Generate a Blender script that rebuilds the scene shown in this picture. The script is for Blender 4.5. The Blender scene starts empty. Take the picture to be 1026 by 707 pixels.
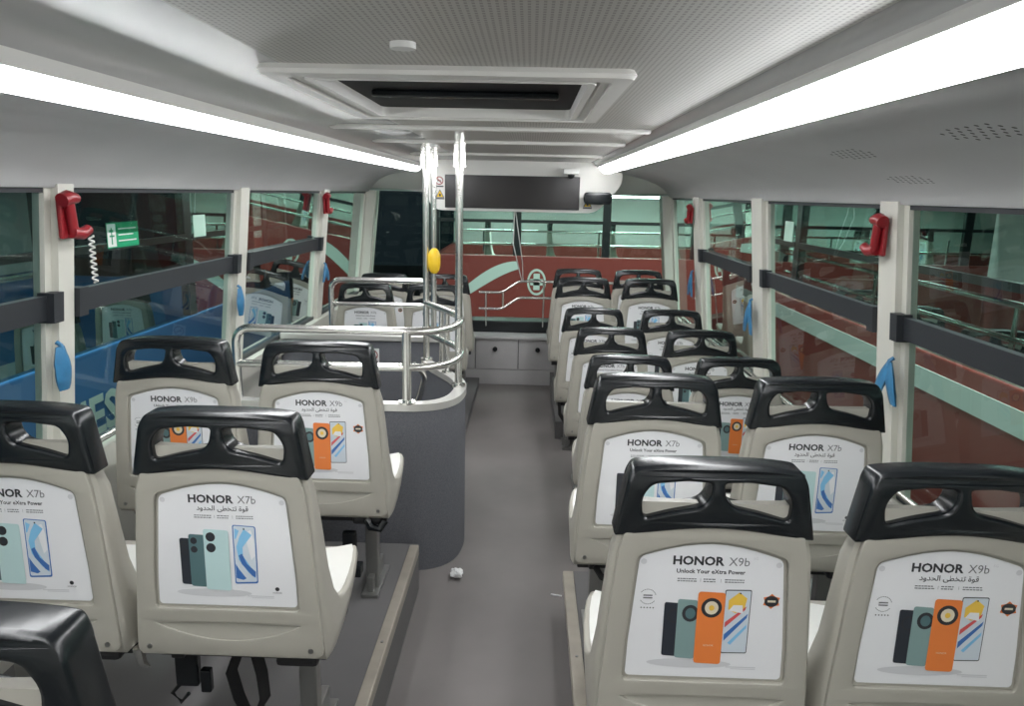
import bpy, bmesh, math, random
from mathutils import Vector, Matrix
random.seed(7)
S = bpy.context.scene
COL = S.collection
PI = math.pi

# ---------------------------------------------------------------- camera, world, exposure
def make_camera():
    f, pitch, yaw, roll = 740.0, math.radians(12.19), math.radians(1.18), math.radians(1.2)
    fw = Vector((-math.sin(yaw)*math.cos(pitch), math.cos(yaw)*math.cos(pitch), -math.sin(pitch)))
    rt = Vector((math.cos(yaw), math.sin(yaw), 0)); up = rt.cross(fw)
    r2 = rt*math.cos(roll) + up*math.sin(roll); u2 = r2.cross(fw)
    cd = bpy.data.cameras.new('camera'); cd.sensor_width = 36; cd.lens = f/1026*36
    cd.clip_start = .02; cd.clip_end = 200
    co = bpy.data.objects.new('camera', cd); COL.objects.link(co)
    m = Matrix((r2, u2, -fw)).transposed().to_4x4(); m.translation = Vector((0, 0, 1.6))
    co.matrix_world = m
    S.camera = co
make_camera()
STRIP_E = 20.5            # emission of the cove light strips
w = bpy.data.worlds.new('night'); S.world = w; w.use_nodes = True
w.node_tree.nodes['Background'].inputs[0].default_value = (.010, .016, .020, 1)
w.node_tree.nodes['Background'].inputs[1].default_value = 1.0
S.view_settings.view_transform = 'Standard'; S.view_settings.look = 'None'
S.view_settings.gamma = 1; S.view_settings.exposure = 0.0
S.view_settings.use_curve_mapping = False

# ---------------------------------------------------------------- materials
MATS = {}
def mat(name, col, rough=.5, metal=0., emit=None, estr=0., noise=0., nscale=20., bump=0., bscale=200., spec=.5, coat=0., aniso=None):
    if name in MATS: return MATS[name]
    m = bpy.data.materials.new(name); m.use_nodes = True
    nt = m.node_tree; b = nt.nodes['Principled BSDF']
    b.inputs['Base Color'].default_value = (*col, 1); b.inputs['Roughness'].default_value = rough
    b.inputs['Metallic'].default_value = metal; b.inputs['Specular IOR Level'].default_value = spec
    b.inputs['Coat Weight'].default_value = coat
    if emit: b.inputs['Emission Color'].default_value = (*emit, 1); b.inputs['Emission Strength'].default_value = estr
    tc = nt.nodes.new('ShaderNodeTexCoord')
    if noise:
        n = nt.nodes.new('ShaderNodeTexNoise'); n.inputs['Scale'].default_value = nscale; n.inputs['Detail'].default_value = 5
        nt.links.new(tc.outputs['Object'], n.inputs['Vector'])
        r = nt.nodes.new('ShaderNodeMapRange'); r.inputs[1].default_value = .25; r.inputs[2].default_value = .75
        r.inputs[3].default_value = 1-noise; r.inputs[4].default_value = 1+noise
        nt.links.new(n.outputs[0], r.inputs[0])
        mx = nt.nodes.new('ShaderNodeVectorMath'); mx.operation = 'SCALE'; mx.inputs[0].default_value = col
        nt.links.new(r.outputs[0], mx.inputs['Scale']); nt.links.new(mx.outputs[0], b.inputs['Base Color'])
    if bump:
        n = nt.nodes.new('ShaderNodeTexNoise'); n.inputs['Scale'].default_value = bscale; n.inputs['Detail'].default_value = 3
        nt.links.new(tc.outputs['Object'], n.inputs['Vector'])
        bp = nt.nodes.new('ShaderNodeBump'); bp.inputs['Strength'].default_value = bump; bp.inputs['Distance'].default_value = .002
        nt.links.new(n.outputs[0], bp.inputs['Height']); nt.links.new(bp.outputs[0], b.inputs['Normal'])
    MATS[name] = m; return m

def glass_mat(name, tint, ior=1.5, rough=.0, refl=1.0):
    m = bpy.data.materials.new(name); m.use_nodes = True; nt = m.node_tree; nt.nodes.clear()
    o = nt.nodes.new('ShaderNodeOutputMaterial'); t = nt.nodes.new('ShaderNodeBsdfTransparent'); g = nt.nodes.new('ShaderNodeBsdfGlossy')
    t.inputs[0].default_value = (*tint, 1); g.inputs['Roughness'].default_value = rough; g.inputs[0].default_value = (.88, 1, .95, 1)
    f0 = nt.nodes.new('ShaderNodeFresnel'); f0.inputs[0].default_value = ior
    f = nt.nodes.new('ShaderNodeMath'); f.operation = 'MULTIPLY'; f.inputs[1].default_value = refl; nt.links.new(f0.outputs[0], f.inputs[0])
    mx = nt.nodes.new('ShaderNodeMixShader')
    nt.links.new(f.outputs[0], mx.inputs[0]); nt.links.new(t.outputs[0], mx.inputs[1]); nt.links.new(g.outputs[0], mx.inputs[2])
    nt.links.new(mx.outputs[0], o.inputs[0]); MATS[name] = m; return m

def perforated(name, col, hole, px=.016, py=.022, fx=.42, fy=.62, rough=.4, metal=.3, xr=None):
    """sheet with rows of punched holes running along the bus (object x / y)"""
    m = mat(name, col, rough, metal); nt = m.node_tree; b = nt.nodes['Principled BSDF']
    tc = nt.nodes.new('ShaderNodeTexCoord'); sp = nt.nodes.new('ShaderNodeSeparateXYZ'); nt.links.new(tc.outputs['Object'], sp.inputs[0])
    def frac(sock, p, f):
        a = nt.nodes.new('ShaderNodeMath'); a.operation = 'DIVIDE'; a.inputs[1].default_value = p; nt.links.new(sock, a.inputs[0])
        c = nt.nodes.new('ShaderNodeMath'); c.operation = 'FRACT'; nt.links.new(a.outputs[0], c.inputs[0])
        d = nt.nodes.new('ShaderNodeMath'); d.operation = 'LESS_THAN'; d.inputs[1].default_value = f; nt.links.new(c.outputs[0], d.inputs[0]); return d.outputs[0]
    k = nt.nodes.new('ShaderNodeMath'); k.operation = 'MULTIPLY'
    nt.links.new(frac(sp.outputs[0], px, fx), k.inputs[0]); nt.links.new(frac(sp.outputs[1], py, fy), k.inputs[1])
    mx = nt.nodes.new('ShaderNodeMix'); mx.data_type = 'RGBA'
    mx.inputs[6].default_value = (*col, 1); mx.inputs[7].default_value = (*hole, 1)
    nt.links.new(k.outputs[0], mx.inputs[0]); nt.links.new(mx.outputs[2], b.inputs['Base Color'])
    return m

M_shell = mat('seat_shell_plastic', (.405, .388, .338), .38, noise=.03, nscale=6, bump=.08, bscale=500)
M_cover = mat('seat_cover_plastic', (.39, .372, .322), .45, noise=.03, nscale=9, bump=.15, bscale=600)
M_liner = mat('seat_white_plastic', (.78, .78, .74), .30, noise=.02, nscale=5)
M_black = mat('black_plastic', (.006, .008, .010), .26, bump=.06, bscale=400)
M_dark = mat('dark_metal', (.03, .03, .032), .45, .4)
M_chrome = mat('brushed_chrome', (.80, .79, .76), .24, 1., noise=.06, nscale=30)
M_satin = mat('satin_aluminium', (.66, .65, .62), .38, .6)
M_steel = mat('grey_steel', (.30, .30, .29), .4, .9)
M_paper = mat('poster_paper', (.80, .80, .82), .28, coat=.3)
M_ink = mat('poster_ink', (.03, .03, .035), .4)
M_grey = mat('poster_grey', (.16, .16, .17), .4)
M_shade = mat('poster_soft_grey', (.62, .62, .64), .4)
M_orange = mat('poster_orange', (.80, .22, .05), .35)
M_teal = mat('poster_teal', (.22, .33, .32), .35)
M_mint = mat('poster_mint', (.50, .68, .68), .35)
M_dteal = mat('poster_dark_teal', (.09, .17, .18), .35)
M_blk2 = mat('poster_phone_black', (.025, .03, .04), .35)
M_screen = mat('poster_screen', (.60, .66, .72), .3)
M_blue = mat('poster_blue', (.05, .16, .45), .3)
M_lblue = mat('poster_light_blue', (.22, .52, .78), .3)
M_yell = mat('poster_yellow', (.85, .55, .08), .3)
M_red2 = mat('poster_red', (.65, .10, .10), .3)
M_cream = mat('poster_cream', (.75, .66, .50), .3)
M_pillar = mat('pillar_beige', (.62, .61, .55), .42, noise=.03, nscale=5)
M_cove = mat('cove_panel', (.80, .80, .80), .45, noise=.03, nscale=3)
M_wall = mat('wall_beige', (.52, .51, .46), .5, noise=.04, nscale=6)
M_ceil = mat('ceiling_aluminium', (.56, .56, .55), .26, .25, noise=.05, nscale=2.5)
M_perf = perforated('ceiling_perforated', (.50, .49, .46), (.29, .28, .26), px=.0105, py=.014)
M_hatch = mat('hatch_white', (.72, .71, .68), .4)
M_hglass = mat('hatch_dark_glass', (.004, .005, .006), .5, spec=.08)
M_bar = mat('window_bar_rubber', (.022, .025, .030), .5)
M_trim = mat('edge_trim_aluminium', (.40, .365, .31), .45, .45, noise=.12, nscale=12)
M_floor = mat('floor_vinyl', (.185, .170, .165), .55, noise=.14, nscale=2.2, bump=.12, bscale=300, spec=.35)
M_plat = mat('platform_vinyl', (.122, .118, .118), .5, noise=.10, nscale=2.5, bump=.12, bscale=300)
M_carpet = mat('partition_carpet', (.145, .148, .162), .85, noise=.25, nscale=240, bump=.5, bscale=400, spec=.2)
M_front = mat('front_panel_grey', (.42, .41, .41), .55, noise=.06, nscale=8)
M_redp = mat('hammer_red', (.26, .012, .018), .3)
M_bluep = mat('blue_cover', (.035, .17, .33), .4, noise=.2, nscale=25)
M_sticky = mat('stop_button_yellow', (.85, .55, .03), .35)
M_white = mat('white_plastic', (.72, .72, .70), .35)
M_screenoff = mat('display_off', (.018, .016, .017), .18)
M_strip = mat('light_diffuser', (1, 1, 1), .5, emit=(.97, .985, 1.0), estr=STRIP_E)
M_busred = mat('bus_red_paint', (.21, .042, .036), .35, coat=.4)
M_busblue = mat('bus_blue_paint', (.03, .13, .32), .35, coat=.3)
M_busteal = mat('bus_pale_stripe', (.50, .60, .56), .35)
M_busdark = mat('bus_dark', (.012, .014, .016), .35)
M_busin = mat('bus_interior_grey', (.50, .52, .50), .6)
M_ground = mat('yard_asphalt', (.03, .03, .032), .8, noise=.3, nscale=3)
M_green = mat('sign_green', (.0, .30, .13), .4)
M_pale = mat('sticker_pale_green', (.42, .62, .52), .5)
M_tissue = mat('tissue_white', (.75, .75, .75), .7)
G_win = glass_mat('window_glass', (.60, .72, .69), 1.5, refl=.6)
G_front = glass_mat('windscreen_glass', (.66, .76, .72), 1.4, refl=.7)
G_bus = glass_mat('neighbour_bus_glass', (.50, .64, .60), 1.45, refl=.5)

# ---------------------------------------------------------------- mesh helpers
def obj(name, bm, m, parent=None, smooth=None, loc=None):
    me = bpy.data.meshes.new(name)
    bmesh.ops.recalc_face_normals(bm, faces=bm.faces[:]) if isinstance(smooth, (int, float)) or smooth is None else None
    bm.to_mesh(me); bm.free()
    for x in (m if isinstance(m, (list, tuple)) else [m]): me.materials.append(x)
    o = bpy.data.objects.new(name, me); COL.objects.link(o)
    if parent: o.parent = parent
    if loc: o.location = loc
    if isinstance(smooth, (int, float)): shade(me, smooth)
    return o
def shade(me, ang=35):
    me.polygons.foreach_set('use_smooth', [True]*len(me.polygons))
    bm = bmesh.new(); bm.from_mesh(me)
    for e in bm.edges:
        if len(e.link_faces) == 2 and e.calc_face_angle(0) > math.radians(ang): e.smooth = False
    bm.to_mesh(me); bm.free()
def box(bm, x0, x1, y0, y1, z0, z1, bev=0.):
    r = bmesh.ops.create_cube(bm, size=1)
    vs = r['verts']
    for v in vs: v.co = Vector(((x0+x1)/2 + v.co.x*(x1-x0), (y0+y1)/2 + v.co.y*(y1-y0), (z0+z1)/2 + v.co.z*(z1-z0)))
    if bev:
        es = list({e for v in vs for e in v.link_edges})
        bmesh.ops.bevel(bm, geom=es, offset=bev, segments=2, affect='EDGES', profile=.6)
    return bm
def B(*a, bev=0.): return box(bmesh.new(), *a, bev=bev)
def loft(bm, rings, closed=True, caps=True):
    R = [[bm.verts.new(p) for p in r] for r in rings]; n = len(R[0])
    for a, b in zip(R, R[1:]):
        for i in range(n if closed else n-1):
            bm.faces.new((a[i], a[(i+1) % n], b[(i+1) % n], b[i]))
    if caps and closed:
        bm.faces.new(R[0][::-1]); bm.faces.new(R[-1])
    return R
def tube(bm, pts, r, n=12, radii=None):
    pts = [Vector(p) for p in pts]; rings = []; up = None
    for i, p in enumerate(pts):
        t = (pts[min(i+1, len(pts)-1)] - pts[max(i-1, 0)]).normalized()
        if up is None:
            up = Vector((0, 0, 1)) if abs(t.z) < .9 else Vector((1, 0, 0))
        up = (up - t*up.dot(t)).normalized(); s = t.cross(up)
        rr = radii[i] if radii else r
        rings.append([p + (up*math.cos(2*PI*k/n) + s*math.sin(2*PI*k/n))*rr for k in range(n)])
    loft(bm, rings); return bm
def smoothpath(pts, rad=.06, n=6):
    """round the corners of a polyline"""
    P = [Vector(p) for p in pts]; out = [P[0]]
    for i in range(1, len(P)-1):
        a, b, c = P[i-1], P[i], P[i+1]
        u = (a-b); v = (c-b); d = min(rad, u.length*.49, v.length*.49)
        s = b + u.normalized()*d; e = b + v.normalized()*d
        for k in range(n+1):
            t = k/n; out.append(s*(1-t)**2 + b*2*t*(1-t) + e*t*t)
    out.append(P[-1]); return out
def cyl(bm, c, r, h, axis='z', n=20):
    c = Vector(c); d = {'x': Vector((1, 0, 0)), 'y': Vector((0, 1, 0)), 'z': Vector((0, 0, 1))}[axis]
    return tube(bm, [c-d*h/2, c+d*h/2], r, n)
def roundpoly(pts, r, n=5):
    out = []; N = len(pts)
    for i in range(N):
        a, b, c = Vector(pts[i-1]), Vector(pts[i]), Vector(pts[(i+1) % N])
        rr = r[i] if isinstance(r, (list, tuple)) else r
        u, v = a-b, c-b; d = min(rr, u.length*.48, v.length*.48)
        if d < 1e-5: out.append(tuple(b)); continue
        s, e = b+u.normalized()*d, b+v.normalized()*d
        for k in range(n+1):
            t = k/n; q = s*(1-t)**2+b*2*t*(1-t)+e*t*t; out.append(tuple(q))
    return out
def plate(name, outlines, thick, bevel, m, parent=None, y=0., bend=None, smooth=30):
    """flat part in the x-z plane with holes: outlines in (x,z); centred on y"""
    cu = bpy.data.curves.new('tmp', 'CURVE'); cu.dimensions = '2D'; cu.fill_mode = 'BOTH'
    cu.extrude = max(thick/2-bevel, 0); cu.bevel_depth = bevel; cu.bevel_resolution = 2
    for pts in outlines:
        sp = cu.splines.new('POLY'); sp.points.add(len(pts)-1); sp.use_cyclic_u = True
        for p, q in zip(sp.points, pts): p.co = (q[0], q[1], 0, 1)
    cu.offset = -bevel
    t = bpy.data.objects.new('tmp', cu); COL.objects.link(t); bpy.context.view_layer.update()
    me = bpy.data.meshes.new_from_object(t); bpy.data.objects.remove(t)
    me.name = name
    for v in me.vertices:
        x, z, d = v.co; yy = y - d
        if bend: yy += bend(x, z)
        v.co = (x, yy, z)
    me.materials.clear(); me.materials.append(m); 
    bm = bmesh.new(); bm.from_mesh(me); bmesh.ops.remove_doubles(bm, verts=bm.verts[:], dist=1e-5); bmesh.ops.recalc_face_normals(bm, faces=bm.faces[:]); bm.to_mesh(me); bm.free()
    shade(me, smooth)
    o = bpy.data.objects.new(name, me); COL.objects.link(o)
    if parent: o.parent = parent
    return o
def text_geo(bm, body, size, cx, cz, y, mi, align='CENTER', bold=0., sx=1., flip=False):
    cu = bpy.data.curves.new('tmp', 'FONT'); cu.body = body; cu.size = size; cu.align_x = align; cu.offset = bold*size; cu.resolution_u = 2
    t = bpy.data.objects.new('tmp', cu); COL.objects.link(t); bpy.context.view_layer.update()
    me = bpy.data.meshes.new_from_object(t); bpy.data.objects.remove(t)
    vs = [bm.verts.new((cx + v.co.x*sx, y, cz + v.co.y)) for v in me.vertices]
    for p in me.polygons:
        try: f = bm.faces.new([vs[i] for i in p.vertices]); f.material_index = mi
        except ValueError: pass
    w_ = (min((v.co.x for v in me.vertices), default=0)*sx, max((v.co.x for v in me.vertices), default=0)*sx)
    bpy.data.meshes.remove(me); return w_
def flat(bm, pts, y, mi):
    f = bm.faces.new([bm.verts.new((p[0], y, p[1])) for p in pts]); f.material_index = mi
    f.normal_update()
    if f.normal.y > 0: f.normal_flip()
    return f
def ell(cx, cz, rx, rz, n=20, a0=0): return [(cx+rx*math.cos(a0+2*PI*k/n), cz+rz*math.sin(a0+2*PI*k/n)) for k in range(n)]
def empty(name, label, cat, loc=(0, 0, 0), rz=0, group=None):
    o = bpy.data.objects.new(name, None); COL.objects.link(o); o.location = loc; o.rotation_euler = (0, 0, rz); o.empty_display_size = .1
    return tag(o, label, cat, group)
def tag(o, label, cat, group=None):
    o['label'] = label; o['category'] = cat
    if group: o['group'] = group
    return o
def struct(name, bm, m, smooth=None, parent=None):
    o = obj(name, bm, m, parent, smooth)
    if not parent: o['kind'] = 'structure'
    return o
def sempty(name):
    o = bpy.data.objects.new(name, None); COL.objects.link(o); o['kind'] = 'structure'; return o
def dup(root, loc, rz=0):
    r = root.copy(); COL.objects.link(r); r.location = loc; r.rotation_euler = (0, 0, rz)
    for ch in list(root.children):
        c = ch.copy(); COL.objects.link(c); c.parent = r
        for g in ch.children:
            d = g.copy(); COL.objects.link(d); d.parent = c
    return r

def xl(z): return -1.38 - .10*(1.6-z)        # inner face of the left window plane (leans in towards the top)
def xr(z): return 1.18 + .10*(1.6-z)
def lean_box(bm, side, y0, y1, z0, z1, d0, d1):
    """box that follows the leaning side wall; d0,d1 = distance inward from the glass plane"""
    f = xl if side < 0 else xr; s = 1 if side < 0 else -1
    P = lambda d, y, z: Vector((f(z)+s*d, y, z))
    loft(bm, [[P(d0, y0, z0), P(d1, y0, z0), P(d1, y1, z0), P(d0, y1, z0)], [P(d0, y0, z1), P(d1, y0, z1), P(d1, y1, z1), P(d0, y1, z1)]])
    return bm

# ---------------------------------------------------------------- the setting: floor, walls, ceiling
Y0, Y1 = -1.7, 6.12
bm = bmesh.new()
box(bm, -.42, .20, Y0, Y1, -.06, 0); box(bm, .20, 1.36, 2.60, 4.72, -.06, 0)
box(bm, -1.52, -.42, 2.72, 2.95, -.06, 0)
for k in range(5): box(bm, -1.50, -.30, 4.2-.25*(k+1), 4.2-.25*k, -.06-.2*(k+1), -.2*(k+1)+.0)   # stairs going down
struct('floor', bm, M_floor)
PRZ = .172
bm = B(-1.52, -.42, Y0, 2.76, -.05, .2); struct('trim_1', bm, M_plat)['label'] = 'raised seat platform on the left'
bm = B(.20, 1.36, Y0, 2.63, -.05, PRZ); struct('trim_2', bm, M_plat)['label'] = 'raised seat platform on the right'
bm = B(.20, 1.36, 4.72, Y1, -.05, .12); struct('trim_3', bm, M_plat)
bm = B(-1.52, -.40, 4.24, Y1, -.05, .055); struct('trim_4', bm, M_plat)
def edge_trim(name, label, x0, x1, y0, y1, z=.2):
    t = empty(name, label, 'floor edging', ((x0+x1)/2, y0, z))
    bm = bmesh.new(); h = (x1-x0)/2; out = -1 if x0 > 0 else 1
    box(bm, -h, h, 0, y1-y0, .0, .006, bev=.002); box(bm, out*h-.002, out*h+.002, 0, y1-y0, -.035, .004)
    obj('profile', bm, M_trim, t)
    for k in range(12):
        y = .15 + k*.33
        if y > y1-y0-.05: break
        bm = bmesh.new(); cyl(bm, (0, y, .0065), .005, .003); obj('screw', bm, M_steel, t, 30)
    return t
edge_trim('step_edge_trim', 'worn aluminium edging along the left seat platform beside the aisle', -.452, -.418, Y0, 2.74)
edge_trim('step_edge_trim', 'worn aluminium edging along the right seat platform below the front right seats', .163, .200, Y0, 2.62, PRZ)

bm = bmesh.new()
lean_box(bm, -1, Y0, 6.35, -.05, .72, -.04, .015); lean_box(bm, -1, Y0, 6.35, .66, .74, .0, .06)
struct('wall_left', bm, M_wall)
bm = bmesh.new()
lean_box(bm, 1, Y0, 6.35, -.05, .60, -.04, .015); lean_box(bm, 1, Y0, 6.35, .55, .62, .0, .05)
struct('wall_right', bm, M_wall)
struct('wall_rear', B(-1.55, 1.4, Y0-.05, Y0, -.05, 2.0), M_wall)
# cove panels between the windows and the light strips, with little patches of punched holes
def cove(name, pts):
    bm = bmesh.new(); rings = []
    for y in (Y0, 0, 2, 4, 6.3): rings.append([Vector((x, y, z)) for x, z in pts])
    loft(bm, rings, closed=False, caps=False)
    g = bmesh.ops.solidify(bm, geom=bm.faces[:], thickness=.012)
    return struct(name, bm, M_cove, 60)
cove('trim_5', [(-1.42, 1.585), (-1.355, 1.59), (-1.345, 1.612), (-1.31, 1.648), (-1.24, 1.692), (-1.14, 1.728), (-1.02, 1.752), (-.925, 1.766)])
cove('trim_6', [(1.22, 1.585), (1.155, 1.59), (1.145, 1.612), (1.105, 1.648), (1.02, 1.692), (.90, 1.730), (.75, 1.758), (.61, 1.776)])
# ceiling: glossy aluminium sides, perforated middle, opening for the hatch
HX0, HX1, HY0, HY1 = -.48, .13, 1.61, 2.39
CZ = 1.842
def ceil_side(name, pts):
    bm = bmesh.new(); loft(bm, [[Vector((x, y, z)) for x, z in pts] for y in (Y0, 0, 2, 4, 5.9)], closed=False, caps=False)
    return struct(name, bm, M_ceil, 60)
ceil_side('trim_7', [(-.80, 1.800), (-.79, 1.815), (-.765, 1.830), (-.73, 1.839), (-.68, CZ), (HX0-.02, CZ)])
ceil_side('trim_8', [(.488, 1.815), (.486, 1.822), (.48, 1.832), (.472, 1.839), (.460, CZ), (.45, CZ)])
bm = bmesh.new()
box(bm, HX0-.02, .45, Y0, HY0, CZ, CZ+.02); box(bm, HX0-.02, HX0, HY0, HY1, CZ, CZ+.02); box(bm, HX1, .45, HY0, HY1, CZ, CZ+.02)
box(bm, HX0-.02, .45, HY1, 5.9, CZ, CZ+.02)
struct('ceiling', bm, M_perf)
bm = bmesh.new()
for y in (2.86, 3.62, 4.75): box(bm, -.76, .44, y, y+.05, CZ-.016, CZ, bev=.006)
struct('trim_9', bm, M_hatch)
# roof shell above everything so no light leaks in
struct('trim_10', B(-1.5, 1.32, Y0-.05, 6.4, 2.04, 2.08), M_dark)
bm = bmesh.new(); lean_box(bm, -1, Y0, 6.4, 1.6, 2.06, -.05, -.01); lean_box(bm, 1, Y0, 6.4, 1.6, 2.06, -.05, -.01); struct('trim_11', bm, M_dark)

# light strips
def strip(label, a, b, side):
    t = empty('ceiling_light_strip', label, 'light', (a[0], Y0, a[1]))
    def P(x, z, y): return Vector((x-a[0], y-Y0, z-a[1]))
    n = Vector((b[1]-a[1], 0, -(b[0]-a[0]))); n.normalize()
    if n.z > 0: n = -n
    # slightly domed diffuser
    prof = []
    for k in range(7):
        u = k/6; h = .034*math.sin(PI*u)**.7; prof.append((a[0]+(b[0]-a[0])*u+n.x*h, a[1]+(b[1]-a[1])*u+n.z*h))
    for k, (y0, y1) in enumerate([(Y0, -.2), (-.19, 1.6), (1.61, 3.4), (3.41, 5.66)]):
        bm = bmesh.new(); loft(bm, [[P(x, z, y0) for x, z in prof], [P(x, z, y1) for x, z in prof]], closed=False, caps=False)
        obj('diffuser', bm, M_strip, t, 60)
    bm = bmesh.new(); s = side
    rail1 = [(a[0]-s*.010, a[1]+.001), (a[0]-s*.006, a[1]-.006), (a[0]-s*.001, a[1]-.006), (a[0]-s*.001, a[1]+.006)]
    loft(bm, [[P(x, z, y) for x, z in rail1] for y in (Y0, 5.68)])
    rail2 = [(b[0]+s*.002, b[1]-.004), (b[0]+s*.006, b[1]-(.022 if s > 0 else .010)), (b[0]+s*.010, b[1]-(.022 if s > 0 else .010)), (b[0]+s*.016, b[1]+.004), (b[0]+s*.010, b[1]+.02), (b[0]+s*.001, b[1]+.02)]
    loft(bm, [[P(x, z, y) for x, z in rail2] for y in (Y0, 5.68)])
    obj('housing_rail', bm, M_hatch, t)
    bm = bmesh.new(); back = [(a[0]-s*.02, a[1]+.01), (b[0], b[1]+.03), (b[0]-s*.02, b[1]+.06), (a[0]-s*.04, a[1]+.05)]
    loft(bm, [[P(x, z, y) for x, z in back] for y in (Y0, 5.68)]); obj('back_tray', bm, M_hatch, t)
strip('long glowing light strip above the left windows', (-.915, 1.763), (-.815, 1.797), 1)
strip('long glowing light strip above the right windows', (.602, 1.772), (.50, 1.810), -1)

# side windows, pillars
PL = [(.72, .86), (2.105, 2.215), (3.47, 3.61), (4.89, 5.05), (6.24, 6.44)]
PR = [(.95, 1.08), (2.365, 2.52), (3.76, 3.97), (5.17, 5.40), (6.28, 6.46)]
wn = 0
def side_windows(side, P, zbar):
    global wn
    ZS = .74 if side < 0 else .62
    prev = Y0
    for i, (a, b) in enumerate(P+[(None, None)]):
        if a is not None:
            bm = bmesh.new(); lean_box(bm, side, a+.015, b-.02, ZS-.02, 1.60, -.02, .035 if i < 4 else .09)
            lean_box(bm, side, a-.015, a+.018, ZS-.02, 1.60, -.02, .014); lean_box(bm, side, b-.025, b+.008, ZS-.02, 1.60, -.02, .018)
            tg = struct('trim_%d' % (20+i+(10 if side > 0 else 0)), bm, M_pillar)
            if prev < a:
                wn += 1; wroot = sempty('window_%d' % wn)
                bm = bmesh.new(); f = xl if side < 0 else xr
                v = [bm.verts.new((f(z), y, z)) for y, z in ((prev, ZS), (a, ZS), (a, 1.60), (prev, 1.60))]; bm.faces.new(v)
                obj('pane', bm, G_win, wroot)
                if not (i == 4):
                    bm = bmesh.new(); lean_box(bm, side, prev+.0, a+.005, zbar, zbar+.072, .0, .028)
                    lean_box(bm, side, a-.03, a+.016, zbar-.008, zbar+.08, .0, .05)
                    lean_box(bm, side, prev-.016, prev+.03, zbar-.008, zbar+.08, .0, .05)
                    obj('sash_bar', bm, M_bar, wroot)
                bm = bmesh.new(); lean_box(bm, side, prev, a, ZS-.004, ZS+.02, -.005, .02); lean_box(bm, side, prev, a, 1.575, 1.60, -.005, .012)
                obj('gasket', bm, M_bar, wroot)
            prev = b
side_windows(-1, PL, 1.212)
side_windows(1, PR, 1.170)

# front end: panel, ledge, windscreen, header
bm = bmesh.new()
box(bm, -1.45, 1.27, 6.12, 6.16, 0, .13, bev=.004)
for x0, x1 in ((-1.45, -.44), (-.435, -.075), (-.07, .27), (.275, 1.27)): box(bm, x0, x1, 6.12, 6.16, .135, .395, bev=.004)
struct('wall_front', bm, M_front)
for x in (-.27, .09):
    bm = bmesh.new(); cyl(bm, (x, 6.112, .31), .02, .02, 'y'); o = obj('panel_lock', bm, M_black, None, 30)
    tag(o, 'round black lock on the %s front locker panel' % ('left' if x < 0 else 'right'), 'lock')
struct('trim_12', B(-1.45, 1.27, 6.10, 6.52, .395, .42, bev=.008), M_front)
struct('trim_13', B(-1.45, 1.27, 6.30, 6.52, .42, .52, bev=.01), M_busdark)
ws = sempty('window_20')
bm = bmesh.new()
rings = []
for k in range(13):
    x = -1.40 + 2.62*k/12; u = (x+.09)/1.31; yb = 6.50 - .16*u*u
    rings.append([Vector((x, yb-.00, .50)), Vector((x, yb-.02, 1.1)), Vector((x, yb-.06, 1.62))])
loft(bm, rings, closed=False, caps=False); obj('pane', bm, G_front, ws, 60)
bm = bmesh.new(); box(bm, -1.42, 1.24, 6.36, 6.46, 1.60, 2.05); struct('trim_14', bm, M_cove)
bm = bmesh.new()
loft(bm, [[Vector((x, 5.90, 1.90)), Vector((x, 5.92, 1.80)), Vector((x, 6.36, 1.61)), Vector((x, 6.40, 1.66)), Vector((x, 5.95, 1.92))] for x in (-1.42, 1.24)])
struct('trim_15', bm, M_hatch)

# overhead console with switched-off display
con = empty('overhead_console', 'white console with long black display above the windscreen', 'display console', (-.10, 5.88, 1.46))
out = roundpoly([(-.70, 0.0), (.60, 0.0), (.70, .10), (.80, .22), (.80, .405), (-.70, .405)], [.13, .16, .08, .05, .01, .01], 7)
plate('console_panel', [out], .07, .008, M_hatch, con, y=0)
con.children[0].rotation_euler = (0, 0, 0)
obj('display_screen', B(-.565, .475, -.052, -.034, .022, .272, bev=.004), M_screenoff, con)
def nosmoke(parent, cx, cz, y, r, mname='no_smoking_sticker', square=True):
    bm = bmesh.new()
    if square: flat(bm, [(cx-r*1.25, cz-r*1.6), (cx+r*1.25, cz-r*1.6), (cx+r*1.25, cz+r*1.3), (cx-r*1.25, cz+r*1.3)], y, 0)
    n = 24
    for k in range(n):
        a0, a1 = 2*PI*k/n, 2*PI*(k+1)/n
        flat(bm, [(cx+r*math.cos(a0), cz+r*math.sin(a0)), (cx+r*math.cos(a1), cz+r*math.sin(a1)), (cx+.78*r*math.cos(a1), cz+.78*r*math.sin(a1)), (cx+.78*r*math.cos(a0), cz+.78*r*math.sin(a0))], y-.0006, 1)
    flat(bm, [(cx-.62*r, cz+.46*r), (cx-.46*r, cz+.62*r), (cx+.62*r, cz-.46*r), (cx+.46*r, cz-.62*r)], y-.0012, 1)
    flat(bm, [(cx-.55*r, cz-.12*r), (cx+.45*r, cz-.12*r), (cx+.45*r, cz+.08*r), (cx-.55*r, cz+.08*r)], y-.0009, 2)
    flat(bm, [(cx-r, cz-1.5*r), (cx+r, cz-1.5*r), (cx+r, cz-1.2*r), (cx-r, cz-1.2*r)], y-.0009, 2)
    return obj(mname, bm, [M_white, M_redp, M_ink], parent)
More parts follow.
